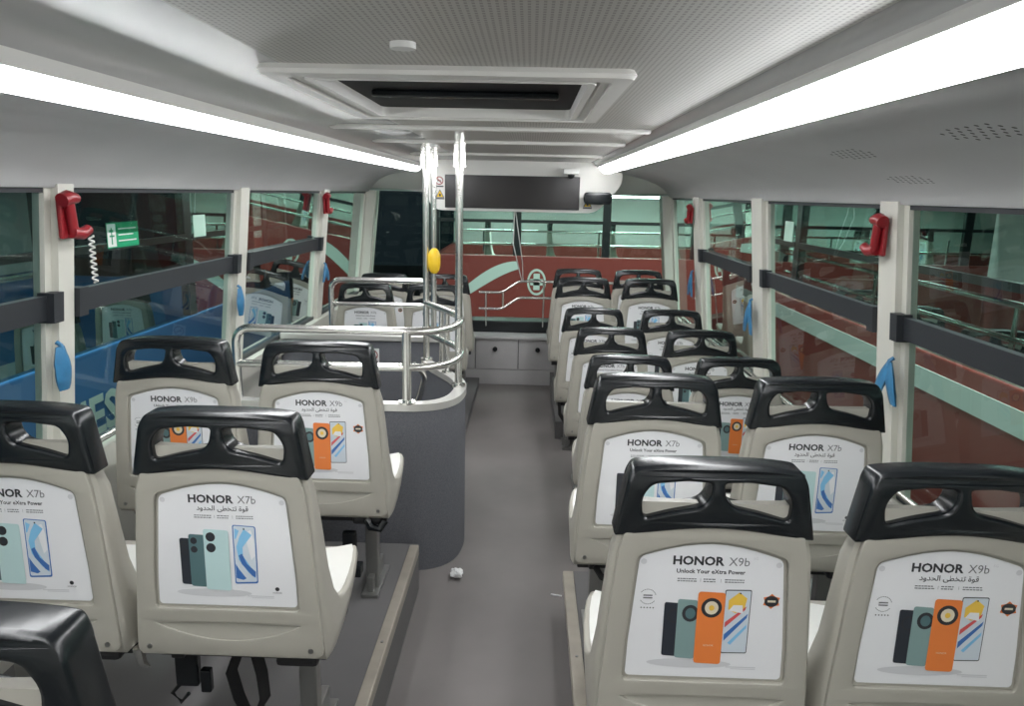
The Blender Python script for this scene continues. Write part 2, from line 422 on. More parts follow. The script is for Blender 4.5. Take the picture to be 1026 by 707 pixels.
def warn(parent, cx, cz, y, r):
    bm = bmesh.new(); flat(bm, [(cx-r, cz-.8*r), (cx+r, cz-.8*r), (cx, cz+r)], y, 1)
    flat(bm, [(cx-.74*r, cz-.66*r), (cx+.74*r, cz-.66*r), (cx, cz+.74*r)], y-.0006, 0)
    flat(bm, ell(cx, cz-.25*r, .28*r, .3*r, 12), y-.0012, 1)
    flat(bm, [(cx-r, cz-1.2*r), (cx+r, cz-1.2*r), (cx+r, cz-.9*r), (cx-r, cz-.9*r)], y-.0006, 1)
    return obj('warning_sticker', bm, [M_sticky, M_ink], parent)
nosmoke(con, -.61, .225, -.0365, .032, square=False); warn(con, -.605, .125, -.0365, .034); warn(con, .54, .075, -.0365, .034)
t = empty('interior_mirror', 'black rounded device on the console right of the display', 'mirror', (.51, 5.775, 1.575))
pl = plate('mirror_body', [roundpoly([(-.105, -.045), (.105, -.045), (.11, .045), (-.11, .045)], .035, 6)], .05, .012, M_black, t)
obj('bracket', B(-.02, .02, .022, .069, -.02, .02), M_black, t)
t = empty('dome_camera', 'small white dome camera on the ceiling above the display', 'camera', (.30, 5.735, 1.76))
bm = bmesh.new(); box(bm, -.06, .06, -.04, .108, -.012, .03, bev=.01); obj('housing', bm, M_white, t)
bm = bmesh.new(); bmesh.ops.create_uvsphere(bm, u_segments=16, v_segments=10, radius=.026); 
for v in bm.verts: v.co += Vector((0, -.01, -.018))
obj('lens', bm, M_black, t, 40)

# roof hatch
t = empty('roof_hatch', 'large white framed roof hatch in the middle of the ceiling', 'roof hatch', (-.175, 2.0, CZ))
def ringframe(steps):
    bm = bmesh.new(); rings = []
    for hx, hy, z, r in steps:
        pts = roundpoly([(-hx, -hy), (hx, -hy), (hx, hy), (-hx, hy)], r, 6); rings.append([Vector((p[0], p[1], z)) for p in pts])
    loft(bm, rings, caps=False); return bm
obj('outer_frame', ringframe([(.375, .47, .0, .03), (.38, .475, -.010, .03), (.374, .469, -.018, .03), (.335, .425, -.020, .03), (.335, .420, -.012, .03), (.318, .400, -.010, .03), (.300, .385, .012, .03)]), M_hatch, t, 30)
obj('inner_frame', ringframe([(.310, .393, -.008, .03), (.306, .390, -.018, .03), (.290, .375, -.018, .03), (.288, .370, .010, .03)]), M_hatch, t, 30)
obj('glass_panel', B(-.298, .298, -.38, .38, .010, .020), M_hglass, t)
obj('slide_bar', B(-.24, .24, -.02, .0, -.006, .010, bev=.004), M_black, t)

t = tag(obj('ceiling_button', cyl(bmesh.new(), (0, 0, -.004), .022, .01), M_white, None, 30, loc=(-.22, 1.31, CZ-.001)), 'small white round cap on the ceiling before the hatch', 'ceiling cap')

# perforated speaker patches in the right cove panel
def patch(px, py):
    z = 1.612+(1.145-px)*.272-.001
    bm = bmesh.new()
    n = Vector((-.26, 0, -.96)); 
    for i in range(7):
        for j in range(5):
            if abs(i-3)+abs(j-2) > 4: continue
            u, v = (i-3)*.028+(j % 2)*.014, (j-2)*.014
            c = Vector((px-.96*v, py+u, z+.262*v)) + n*.003
            bm.faces.new([bm.verts.new(c+Vector((.0, .0045*math.cos(a), 0))+Vector((-.96, 0, .262))*.0045*math.sin(a)) for a in [2*PI*q/8 for q in range(8)]])
    return tag(obj('speaker_holes', bm, M_dark), '', 'speaker holes')
for (px_, py_, lb) in ((.75, 1.30, 'nearest patch of punched speaker holes in the right cove panel'), (.975, 1.97, 'small low patch of speaker holes near the window edge on the right'), (.775, 1.86, 'farther patch of punched speaker holes in the right cove panel')):
    patch(px_, py_)['label'] = lb

# ---------------------------------------------------------------- posters
FA = {'q': '\ufed7', 'w': '\ufeee'}
ARAB = '\u0642\u0648\u0629'   # replaced below by presentation forms in visual order
# visual (left-to-right) order of  quwwa tatakhatta al-hudud
AR_LINE = ('\ufea9\ufeed\ufeaa\ufea4\ufedf\ufe8d' + ' ' + '\ufef0\ufec4\ufea8\ufe98\ufe97' + ' ' + '\ufe93\ufeee\ufed7')
def rr(cx, cz, w, h, r, sh=0., per=0.):
    """rounded phone outline, sh = shear upwards to the right, per = right side shorter"""
    pts = roundpoly([(-w/2, -h/2), (w/2, -h/2), (w/2, h/2), (-w/2, h/2)], r, 4)
    return [(cx+x+sh*.0, cz+z*(1-per*x/w)+sh*x) for x, z in pts]
def poster_bm(model, arabic):
    bm = bmesh.new()
    top = [(-.140+.28*k/10, .738+.030*math.sin(PI*k/10)) for k in range(11)]
    outline = roundpoly([(.152, .476), (.157, .482), (.155, .55)] + top[::-1] + [(-.155, .55), (-.157, .482), (-.152, .476)], [.012, .012, .02]+[.012]+[.001]*9+[.012]+[.02, .012, .012], 4)
    back = [bm.verts.new((x, .0012, z)) for x, z in outline]; front = [bm.verts.new((x, 0, z)) for x, z in outline]
    bm.faces.new(front); bm.faces.new(back[::-1]); n = len(outline)
    for i in range(n): bm.faces.new((front[i], back[i], back[(i+1) % n], front[(i+1) % n]))
    y = -.0005
    # materials: 0 paper 1 ink 2 grey 3 soft 4 orange 5 teal 6 mint 7 dark teal 8 phone black 9 screen 10 blue 11 light blue 12 yellow 13 red 14 cream
    text_geo(bm, 'HONOR', .0255, -.026, .724, y, 1, bold=.034, sx=1.04)
    text_geo(bm, model, .0255, .034, .724, y, 2, align='LEFT', sx=.95)
    if arabic: text_geo(bm, AR_LINE, .016, .0, .706, y, 1, bold=.01, sx=1.0)
    else: text_geo(bm, 'Unlock Your eXtra Power', .0125, .0, .706, y, 1, bold=.02)
    for cx, w_ in ((-.045, .038), (.0, .026), (.048, .038)):
        for zz in (.6925, .6875):
            k = 0; x = cx-w_/2
            while x < cx+w_/2-.002:
                l = random.uniform(.003, .007); flat(bm, [(x, zz), (min(x+l, cx+w_/2), zz), (min(x+l, cx+w_/2), zz+.0022), (x, zz+.0022)], y, 2); x += l+.0012
    for x in (-.019, .021): flat(bm, [(x, .6875), (x+.0006, .6875), (x+.0006, .695), (x, .695)], y, 2)
    if model == 'X9b': text_geo(bm, '5G', .008, .086, .738, y, 3)
    flat(bm, [(x, z) for x, z in ell(-.03, .507, .085, .010, 24)], y*.8, 3)
    flat(bm, [(.045, .500), (.105, .500), (.105, .5025), (.045, .5025)], y, 3); flat(bm, [(.055, .4965), (.105, .4965), (.105, .4985), (.055, .4985)], y, 3)
    for sx_ in (-1, 1):   # clear studs that hold the sheet
        for k in range(1): flat(bm, ell(sx_*.132, .728, .006, .006, 14), y, 3)
    if model == 'X9b':
        flat(bm, rr(.058, .603, .052, .140, .004, .02), y*1.6, 1); flat(bm, rr(.058, .603, .049, .136, .003, .02), y*2, 9)
        flat(bm, [(.040, .650), (.060, .668), (.076, .655), (.072, .632), (.055, .622), (.040, .630)], y*2.4, 12)
        flat(bm, [(.036, .560), (.078, .612), (.080, .622), (.036, .575)], y*2.4, 10)
        flat(bm, [(.036, .590), (.074, .630), (.076, .638), (.036, .602)], y*2.6, 13)
        flat(bm, [(.050, .552), (.079, .590), (.079, .598), (.044, .556)], y*2.6, 11)
        flat(bm, [(.042, .628), (.070, .622), (.068, .640), (.050, .640)], y*2.8, 0)
        flat(bm, ell(.062, .6655, .0018, .0018, 10), y*2.8, 1)
        flat(bm, rr(-.068, .582, .036, .118, .005, -.05), y*2, 8); flat(bm, ell(-.066, .612, .0135, .0155), y*2.4, 1); flat(bm, ell(-.066, .612, .010, .012), y*2.8, 8)
        flat(bm, rr(-.040, .584, .040, .130, .006, -.05), y*3.2, 5); flat(bm, ell(-.034, .619, .0165, .0185), y*3.6, 1); flat(bm, ell(-.034, .619, .010, .012), y*4, 7)
        flat(bm, rr(.006, .588, .054, .158, .007, -.03), y*4.6, 4); flat(bm, ell(.007, .633, .0205, .0215, 24), y*5, 1); flat(bm, ell(.007, .633, .0135, .0145, 20), y*5.4, 14)
        flat(bm, ell(.007, .633, .0055, .006, 14), y*5.8, 12)
        text_geo(bm, 'HONOR', .0055, .006, .548, y*5.2, 14)
        # round award mark on the left and dark badge on the right
        for k in range(24):
            if 10 <= k <= 13 or k in (0, 22, 23): continue
            a0, a1 = 2*PI*k/24, 2*PI*(k+.8)/24; r0, r1 = .0155, .0168
            flat(bm, [(-.120+r1*math.cos(a0), .652+r1*math.sin(a0)), (-.120+r1*math.cos(a1), .652+r1*math.sin(a1)), (-.120+r0*math.cos(a1), .652+r0*math.sin(a1)), (-.120+r0*math.cos(a0), .652+r0*math.sin(a0))], y, 2)
        for zz in (.6535, .648): flat(bm, [(-.129, zz), (-.111, zz), (-.111, zz+.003), (-.129, zz+.003)], y, 2)
        for k in range(5): flat(bm, ell(-.132+.006*k, .628, .0017, .0017, 8), y, 2)
        star = [(.124+(.0185 if k % 2 else .0135)*math.cos(PI*k/6), .650+(.0165 if k % 2 else .012)*math.sin(PI*k/6)) for k in range(12)]
        flat(bm, star, y, 4); flat(bm, ell(.124, .650, .0140, .0120), y*1.6, 1); flat(bm, [(.116, .648), (.132, .648), (.132, .6525), (.116, .6525)], y*2, 14)
    else:
        flat(bm, rr(.045, .602, .052, .140, .005, .00, .04), y*1.6, 10); flat(bm, rr(.045, .603, .047, .134, .004, .0, .04), y*2, 9)
        flat(bm, [(.045, .664), (.062, .650), (.040, .620), (.040, .600), (.058, .570), (.066, .545), (.050, .560), (.030, .590), (.026, .620), (.034, .645)], y*2.4, 11)
        flat(bm, [(.030, .600), (.036, .580), (.058, .552), (.066, .548), (.067, .562), (.048, .580), (.038, .605)], y*2.8, 10)
        flat(bm, [(.060, .662), (.066, .640), (.067, .600), (.058, .590), (.052, .620), (.046, .655)], y*2.2, 0); flat(bm, [(.024, .665), (.034, .660), (.026, .640), (.023, .640)], y*2.4, 11); flat(bm, [(.0225, .580), (.030, .566), (.045, .545), (.038, .541), (.0225, .545)], y*2.4, 10)
        flat(bm, ell(.045, .664, .002, .002, 10), y*2.8, 1)
        for (cx, cz, w_, h_, mi, k) in ((-.083, .582, .036, .112, 8, 2), (-.060, .585, .040, .126, 7, 3.2), (-.018, .588, .056, .146, 6, 4.6)):
            flat(bm, rr(cx, cz, w_, h_, .006, -.04), y*k, mi)
            r = w_*.19
            for dz in (0, -.026 if w_ > .05 else -.021): flat(bm, ell(cx-w_*.22, cz+h_*.38+dz, r, r*1.05, 16), y*(k+.4), 1); flat(bm, ell(cx-w_*.22, cz+h_*.38+dz, r*.55, r*.58, 12), y*(k+.8), 8)
        flat(bm, ell(.113, .520, .005, .005, 12), y, 1); text_geo(bm, 'HONOR', .0055, .113, .509, y, 1)
    return bm
PM = [M_paper, M_ink, M_grey, M_shade, M_orange, M_teal, M_mint, M_dteal, M_blk2, M_screen, M_blue, M_lblue, M_yell, M_red2, M_cream]

# ---------------------------------------------------------------- seats
# origin: floor below the middle of the rear face; the seat faces +y
ST = [  # outer(y,z) inner(y,z) halfwidth
    ((.006, .850), (.034, .850), .158), ((.003, .805), (.038, .800), .180), ((.001, .740), (.052, .740), .195), ((.0, .640), (.062, .640), .204),
    ((.0, .540), (.074, .545), .211), ((.0, .450), (.098, .470), .218), ((.0, .395), (.130, .432), .221), ((.001, .355), (.165, .420), .223), ((.012, .337), (.185, .417), .223),
    ((.050, .334), (.215, .415), .223), ((.140, .338), (.270, .416), .220), ((.250, .352), (.330, .418), .214), ((.350, .370), (.385, .419), .204), ((.415, .386), (.425, .414), .190), ((.432, .396), (.436, .406), .176)]
CS = [(-.965, 0), (-.6, 0), (0, 0), (.6, 0), (.965, 0), (1, .10), (1.0, .5), (1, .88), (.975, 1.0), (.92, 1.0), (.84, .80), (.45, .62), (0, .58), (-.45, .62), (-.84, .80), (-.92, 1.0), (-.975, 1.0), (-1, .88), (-1, .5), (-1, .10)]
def capx(z): return .190 - (z-.80)*.20
def make_seat(name):
    t = empty(name, '', 'seat')
    bm = bmesh.new(); rings = []
    for (oy, oz), (iy, iz), w_ in ST:
        L = math.hypot(iy-oy, iz-oz)
        rings.append([Vector((x*w_, oy+(iy-oy)*(q if q < .8 or L < .1 else 1-(1-q)*.1/L*1.0), oz+(iz-oz)*(q if q < .8 or L < .1 else 1-(1-q)*.1/L*1.0))) for x, q in CS])
    loft(bm, rings); sh = obj('shell', bm, M_shell, t, 50)
    # white liner inside the bucket
    bm = bmesh.new(); up = []; lo = []
    for (oy, oz), (iy, iz), w_ in ST[1:-1]:
        L = math.hypot(iy-oy, iz-oz); ny, nz = (iy-oy)/L, (iz-oz)/L; a = []; b = []
        for k in range(9):
            x = -.93+1.86*k/8; d = (.0035 - .018*(1-(abs(x)/.93)**2.5))
            a.append(Vector((x*w_, iy+ny*d, iz+nz*d))); b.append(Vector((x*w_, iy+ny*(d-.016 if abs(x) < .9 else -.004), iz+nz*(d-.016 if abs(x) < .9 else -.004))))
        up.append(a+b[::-1])
    loft(bm, up); obj('seat', bm, M_liner, t, 50)
    # rear cover with openings for the poster and the scoop
    def wz(z):
        for (a, b) in zip(ST, ST[1:]):
            if a[0][1] >= z >= b[0][1]:
                u = (a[0][1]-z)/(a[0][1]-b[0][1]); return a[2]+(b[2]-a[2])*u
        return .223
    zs = [.352, .40, .45, .55, .65, .75, .792]
    o1 = [(wz(z)-.009, z) for z in zs]; o1 = o1 + [(.12, .797), (.06, .809), (0, .814), (-.06, .809), (-.12, .797)] + [(-x, z) for x, z in reversed(o1)]
    o1 = roundpoly(o1, [.02]+[.008]*(len(zs)*2+3)+[.02], 3)
    top = [(-.147+.294*k/10, .743+.032*math.sin(PI*k/10)) for k in range(11)]
    o2 = roundpoly([(.159, .469), (.164, .478), (.162, .55)] + top[::-1] + [(-.162, .55), (-.164, .478), (-.159, .469)], [.014, .014, .02]+[.014]+[.001]*9+[.014]+[.02, .014, .014], 4)
    N = 14
    o3 = [(-.165+.33*k/N, .432+.004*math.sin(PI*k/N)) for k in range(N+1)]+[(.165-.33*k/N, .432-.040*math.sin(PI*k/N)**.8) for k in range(1, N)]
    plate('rear_cover', [o1, o2, o3], .012, .0025, M_cover, t, y=-.004)
    bm = bmesh.new(); R = []
    for k in range(N+1):
        x = -.172+.344*k/N; s = math.sin(PI*max(0, min(1, (x+.165)/.33))); zt, zb = .438+.004*s, .426-.040*s**.8
        R.append([Vector((x, .0005-.0095*(j/6)**1.3 if s > .02 else -.001, zt+(zb-zt)*j/6)) for j in range(7)])
    loft(bm, R, closed=False, caps=False); obj('grip_scoop', bm, M_cover, t, 60)
    for x in (-.185, .185):
        bm = bmesh.new(); cyl(bm, (x, -.0105, .372), .006, .004, 'y', 12); obj('screw', bm, M_steel, t, 30)
    # black hand-grip cap with two openings
    n = 16; topz = lambda x: .930 - .010*(abs(x)/.16)**3
    tp = [(-.160+.32*k/n, topz(-.160+.32*k/n)) for k in range(n+1)]
    bt = [(.194-.388*k/n, .781+.024*math.cos(PI*(k/n-.5))**1.3 if 0 < k < n else .781) for k in range(n+1)]
    out = roundpoly([(-.172, .900)] + tp + [(.172, .900)] + bt, [.012]+[.008]+[.001]*(n-1)+[.008]+[.012]+[.006]+[.001]*(n-1)+[.006], 3)
    hole = lambda s: roundpoly([(s*.015, .868), (s*.030, .849), (s*.088, .837), (s*.140, .822), (s*.144, .862), (s*.126, .890), (s*.060, .898), (s*.012, .896)], [.012, .012, .02, .012, .02, .014, .01, .008], 4)
    bend = lambda x, z: .10*x*x*6*(.4+0*z)+max(0, z-.88)*.25
    plate('grip_cap', [out, hole(-1), hole(1)], .062, .008, M_black, t, y=.014, bend=bend, smooth=40)
    # underframe and leg
    bm = bmesh.new(); box(bm, -.20, .20, .06, .095, .300, .338, bev=.004); box(bm, -.20, .20, .24, .275, .300, .352, bev=.004)
    for x in (-.15, .15): box(bm, x-.015, x+.015, .04, .34, .306, .338, bev=.003)
    box(bm, .09, .19, .02, .07, .306, .334, bev=.012)
    obj('underframe', bm, M_dark, t)
    return t
def add_leg(t, floor_h, sx):
    """pedestal leg"""
    x = sx*.13
    bm = bmesh.new(); box(bm, x-.022, x+.022, .13, .17, .0, .31, bev=.004); box(bm, x-.03, x+.03, .08, .30, .0, .014, bev=.003)
    box(bm, x-.012, x+.012, .10, .28, .012, .07, bev=.004)
    obj('leg', bm, M_steel, t)
def strap(parent, pts, w_=.045, th=.0025, name='seat_belt'):
    bm = bmesh.new(); P = [Vector(p) for p in pts]; rings = []
    for i, p in enumerate(P):
        tt = (P[min(i+1, len(P)-1)]-P[max(i-1, 0)]).normalized(); s = tt.cross(Vector((0, 1, 0)))
        a = Vector((.55, .8, 0)); a = (a-tt*a.dot(tt)).normalized(); nn = tt.cross(a)
        rings.append([p+a*w_/2+nn*th, p-a*w_/2+nn*th, p-a*w_/2-nn*th, p+a*w_/2-nn*th])
    loft(bm, rings); return obj(name, bm, M_dark, parent, 40)

proto = {}
def template(key):
    if key in proto: return None
    t = make_seat('passenger_seat')
    if key != 'blank':
        bm = poster_bm(key[0], key[1] == 'AR'); p = obj('advert_poster', bm, PM, t, 'x'); p.location = (0, -.0025, 0)
    proto[key] = t; return t
def place(key, x, y, fl, label, leg):
    t = template(key)
    if t is None: t = dup(proto[key], (0, 0, 0))
    t.location = (x, y, fl); t['label'] = label; t['group'] = 'white shelled passenger seats of the upper deck'
    return t
RX1, RX2 = .372, .835
LA, LW = -.660, -1.128
rows = [
    ('X9b', 'EN', RX1, 1.34, PRZ, 'nearest aisle seat on the right, poster with orange phone and English slogan', -1),
    ('X9b', 'AR', RX2, 1.34, PRZ, 'nearest window seat on the right, cropped by the frame, orange phone poster', 1),
    ('X7b', 'EN', RX1, 2.04, PRZ, 'second aisle seat on the right, pale phone poster half hidden by the nearest seat', -1),
    ('X7b', 'AR', RX2, 2.04, PRZ, 'second window seat on the right, pale blue phone poster beside the wide pillar', 1),
    ('X9b', 'EN', .445, 3.09, 0, 'third aisle seat on the right, mostly hidden behind the second, only cap top showing', -1),
    ('X9b', 'AR', .910, 3.09, 0, 'third window seat on the right, orange phone peeking beside the second row', 1),
    ('X7b', 'EN', .435, 3.76, 0, 'fourth aisle seat on the right, lowered just behind the third row', -1),
    ('X7b', 'AR', .895, 3.74, 0, 'fourth window seat on the right beside the narrow pillar', 1),
    ('X9b', 'EN', .400, 4.42, 0, 'fifth aisle seat on the right, in front of the two foremost rows', -1),
    ('X9b', 'AR', .870, 4.42, 0, 'fifth window seat on the right, behind the foremost pair', 1),
    ('X7b', 'EN', .375, 5.03, .12, 'sixth aisle seat on the right, directly behind the foremost aisle seat', -1),
    ('X7b', 'AR', .830, 5.03, .12, 'sixth window seat on the right, poster text showing above the fifth row', 1),
    ('X9b', 'EN', .375, 5.60, .12, 'foremost aisle seat on the right, just its black cap by the windscreen rail', -1),
    ('X9b', 'AR', .830, 5.60, .12, 'foremost window seat on the right by the windscreen corner', 1),
    ('X7b', 'AR', LA, 1.50, .2, 'left aisle seat with pale phone poster and seat belt hanging below', 1),
    ('X7b', 'EN', LW, 1.50, .2, 'left window seat cut by the frame edge, pale phone poster', -1),
    ('X9b', 'AR', LA, 2.26, .2, 'left aisle seat with orange phone poster in front of the grey partition', 1),
    ('X9b', 'EN', LW, 2.26, .2, 'left window seat with partly hidden orange phone poster, before the rail', -1),
    ('X7b', 'EN', -1.105, 4.95, .055, 'left window seat behind the far guard rail beyond the stairwell', -1),
    ('X7b', 'AR', -.640, 4.95, .055, 'left seat behind the two chrome poles beyond the stairwell', 1),
    ('X9b', 'EN', -1.105, 5.60, .055, 'foremost left window seat, black cap only, next to the windscreen', -1),
    ('X9b', 'AR', -.640, 5.60, .055, 'foremost left aisle seat, side seen just right of the chrome pole', 1),
    ('X9b', 'EN', -.665, .705, .2, 'closest seat at the lower left corner, black cap only', 1)]
seats = {}
for mdl, lang, x, y, fl, lb, ls in rows:
    t = place((mdl, lang), x, y, fl, lb, ls); seats[(round(x, 2), round(y, 2))] = (t, ls)
for t, ls in seats.values(): add_leg(t, 0, ls)
# seat belts that hang into view
s = seats[(-.66, 1.5)][0]
strap(s, [(-.02, .10, .31), (-.045, .09, .24), (-.03, .09, .17), (.0, .09, .10), (.035, .09, .17), (.03, .09, .24), (.01, .10, .31)], .03)
bm = bmesh.new(); box(bm, -.17, -.115, .06, .085, .215, .305, bev=.006); tube(bm, [(-.16, .07, .22), (-.185, .07, .19), (-.165, .07, .165), (-.145, .07, .19)], .005, 8); box(bm, -.11, -.085, .06, .08, .20, .26, bev=.004)
obj('belt_buckle', bm, M_black, s)
bm = bmesh.new(); tube(bm, [(-.235, .03, .34), (-.23, .03, .30), (-.215, .035, .285)], .010, 8, [.014, .012, .003]); obj('frame_end_cap', bm, M_chrome, s, 40)
s = seats[(-.66, 2.26)][0]
bm = bmesh.new(); box(bm, .045, .095, .05, .075, .13, .265, bev=.012); box(bm, .035, .11, .04, .09, .10, .14, bev=.006); obj('belt_buckle', bm, M_black, s)
bm = bmesh.new(); tube(bm, [(.14, .02, .33), (.155, .01, .305), (.185, .01, .30), (.20, .02, .325)], .014, 8); obj('recline_knob', bm, M_black, s, 40)
s = seats[(.37, 2.04)][0]
strap(s, [(-.15, .02, .33), (-.13, .01, .30), (-.09, .01, .285), (-.05, .01, .26), (.0, .01, .24)], .025)
for k in ((.44, 3.76), (.4, 4.42)):
    if k in seats: strap(seats[k][0], [(-.19, .02, .33), (-.185, .02, .26), (-.15, .03, .20), (-.10, .05, .16)], .03)

# ---------------------------------------------------------------- stairwell partition and rails
TZ = .745
path = smoothpath([(-1.43, 2.93, 0), (-.33, 2.93, 0), (-.275, 3.28, 0), (-.52, 3.72, 0)], .17, 8)
part = empty('stairwell_partition', 'curved grey carpeted partition with silver top trim around the stairwell', 'partition', (-.6, 2.93, 0))
def wall_loft(pts, th, z0, z1, off=(0, 0)):
    bm = bmesh.new(); rings = []
    for i, p in enumerate(pts):
        tt = (pts[min(i+1, len(pts)-1)]-pts[max(i-1, 0)]).normalized(); nn = Vector((tt.y, -tt.x, 0))
        a, b = p+nn*th/2, p-nn*th/2
        rings.append([Vector((a.x, a.y, z0)), Vector((a.x, a.y, z1)), Vector((b.x, b.y, z1)), Vector((b.x, b.y, z0))])
    loft(bm, rings)
    for v in bm.verts: v.co -= Vector((-.6, 2.93, 0))
    return bm
obj('carpet_panel', wall_loft(path, .045, 0, TZ-.03), M_carpet, part, 40)
obj('top_trim', wall_loft(path, .054, TZ-.03, TZ), M_satin, part, 40)
far = empty('stairwell_partition', 'straight grey carpeted partition beyond the stairwell, below the far rail', 'partition', (-.9, 4.22, 0))
obj('carpet_panel', B(-.54, .44, -.02, .03, -.8, TZ-.0), M_carpet, far)
obj('top_trim', B(-.54, .45, -.035, .045, TZ, TZ+.035, bev=.006), M_satin, far)
nosmoke(far, .0, TZ-.085, -.0215, .03)
# near guard rail
def P3(z): return [Vector((p.x, p.y, z)) for p in path]
gr = empty('guard_rail', 'two-bar chrome guard rail curving around the near side of the stairwell', 'handrail', (-.6, 2.93, TZ))
def G(name, bm, t=None, m=M_chrome):
    for v in bm.verts: v.co -= (t or gr).location
    return obj(name, bm, m, t or gr, 50)
R = .0165
topz, midz = 1.045, .895
pp = [p for p in path if p.x > -1.1]
def railpath(z, x0): return [Vector((x0, 2.93, z))] + [Vector((p.x, p.y, z)) for p in path[1:]]
tp = smoothpath([(-1.19, 2.93, TZ), (-1.19, 2.93, topz), (-1.0, 2.93, topz)], .07, 8)[:-1] + railpath(topz, -1.0)
G('top_rail', tube(bmesh.new(), tp, R, 14)); G('middle_rail', tube(bmesh.new(), railpath(midz, -1.19), R, 14))
for x, y, r_ in ((-.49, 2.93, .019), (-.385, 3.47, .013), (-.42, 3.54, .012)):
    bm = bmesh.new(); tube(bm, [(x, y, TZ), (x, y, topz)], r_, 14); cyl(bm, (x, y, TZ+.004), r_*1.9, .008); G('post', bm)
bm = bmesh.new(); tube(bm, smoothpath([(-.47, 2.99, .895), (-.43, 3.05, .84), (-.47, 3.12, .70), (-.62, 3.3, .55)], .05), .013, 10); G('stair_handrail', bm)
# far guard rail
fr = empty('guard_rail', 'far two-bar chrome guard rail between stairwell and left front seats', 'handrail', (-.9, 4.22, TZ+.035))
tp = smoothpath([(-1.14, 4.22, TZ+.035), (-1.14, 4.22, 1.095), (-.60, 4.22, 1.095)], .07, 8)
G('top_rail', tube(bmesh.new(), tp, R, 14), fr); G('middle_rail', tube(bmesh.new(), [(-1.14, 4.22, .955), (-.60, 4.22, .955)], .013, 14), fr)
# vertical poles
def pole(label, x, y, zb, joint, r=.0165):
    t = empty('grab_pole', label, 'pole', (x, y, zb))
    bm = bmesh.new(); tube(bm, [(0, 0, 0), (0, 0, CZ-zb)], r, 16); obj('tube', bm, M_chrome, t, 50)
    bm = bmesh.new(); tube(bm, [(0, 0, joint-zb-.045), (0, 0, joint-zb+.045)], r*1.45, 16)
    for dz in (-.045, .0, .045): cyl(bm, (0, 0, joint-zb+dz), r*1.6, .010)
    for dz in (-.02, .02): cyl(bm, (0, -r*1.5, joint-zb+dz), .006, .01, 'y', 10)
    obj('joint_sleeve', bm, M_chrome, t, 40)
    bm = bmesh.new(); tube(bm, [(0, 0, 0), (0, 0, .012)], r*1.9, 16); obj('base_flange', bm, M_chrome, t, 40)
    bm = bmesh.new(); tube(bm, [(0, 0, CZ-zb-.03), (0, 0, CZ-zb)], r*1.3, 16)
    obj('ceiling_flange', bm, M_chrome, t, 40); return t
pole('right of the three chrome poles, rising from the rounded partition corner', -.305, 3.22, TZ, 1.755)
pole('left of the three chrome poles, carrying the yellow stop button', -.520, 3.73, TZ, 1.765)
pole('middle chrome pole, thinner looking, rising from the far partition end', -.545, 4.22, TZ+.035, 1.79)
t = empty('stop_button', 'yellow stop button housing clamped on the left chrome pole', 'button', (-.488, 3.715, 1.26))
bm = bmesh.new(); rings = []
for z, a in ((-.062, .012), (-.050, .024), (-.02, .031), (.03, .031), (.052, .022), (.064, .010)):
    rings.append([Vector((.012+a*math.cos(2*PI*k/14), -.0+a*.8*math.sin(2*PI*k/14)-.006, z)) for k in range(14)])
loft(bm, rings); obj('housing', bm, M_sticky, t, 50)

# rails along the side window sills
for side, lb in ((-1, 'left'), (1, 'right')):
    f = xl if side < 0 else xr
    zz = .745 if side < 0 else .64; bm = bmesh.new(); x = f(zz)-side*.045
    o = empty('sill_rail', 'chrome tube running along the %s window sill' % lb, 'handrail', (x, 0, zz+.025))
    tube(bm, [(0, -1.6, 0), (0, 2.8 if side < 0 else 5.9, 0)], .011, 12); obj('tube', bm, M_chrome, o, 50)
    for y in (-1.2, 0, 1.2, 2.6) if side < 0 else (-1.2, 0, 1.2, 2.4, 3.6, 4.9, 5.8):
        obj('bracket', B(-.008, .008, y-.012, y+.012, -.05, .0), M_chrome, o)

# windscreen guard rail
wr = empty('windscreen_rail', 'stepped double chrome rail across the windscreen', 'handrail', (.1, 6.24, .42))
def wrail(z0, dz): return smoothpath([(-.42, 6.24, z0), (-.225, 6.24, z0), (-.08, 6.24, z0+dz), (1.15, 6.24, z0+dz)], .03, 4)
G('top_rail', tube(bmesh.new(), wrail(.775, .10), .011, 10), wr); G('lower_rail', tube(bmesh.new(), wrail(.635, .10), .011, 10), wr)
for x, a, b in ((-.36, .635, .775), (-.215, .635, .78), (.13, .735, .875), (.95, .735, .875)):
    G('post', tube(bmesh.new(), [(x, 6.24, a), (x, 6.24, b)], .008, 10), wr)
for x in (-.36, .13, .95): G('bracket', tube(bmesh.new(), [(x, 6.24, .635 if x < 0 else .735), (x, 6.29, .50), (x, 6.33, .44)], .007, 8), wr)
# hanging cord
bm = bmesh.new(); tube(bm, [(-.125, 5.90, 1.475), (-.130, 5.96, 1.2), (-.085, 6.1, 1.0), (-.056, 6.235, .872)], .004, 8); tube(bm, [(-.118, 5.90, 1.475), (-.085, 5.96, 1.25), (-.055, 6.1, 1.05), (-.048, 6.235, .872)], .004, 8)
tag(obj('hanging_cord', bm, M_white, None, 50), 'two thin white cords hanging from the console to the windscreen rail', 'cord')

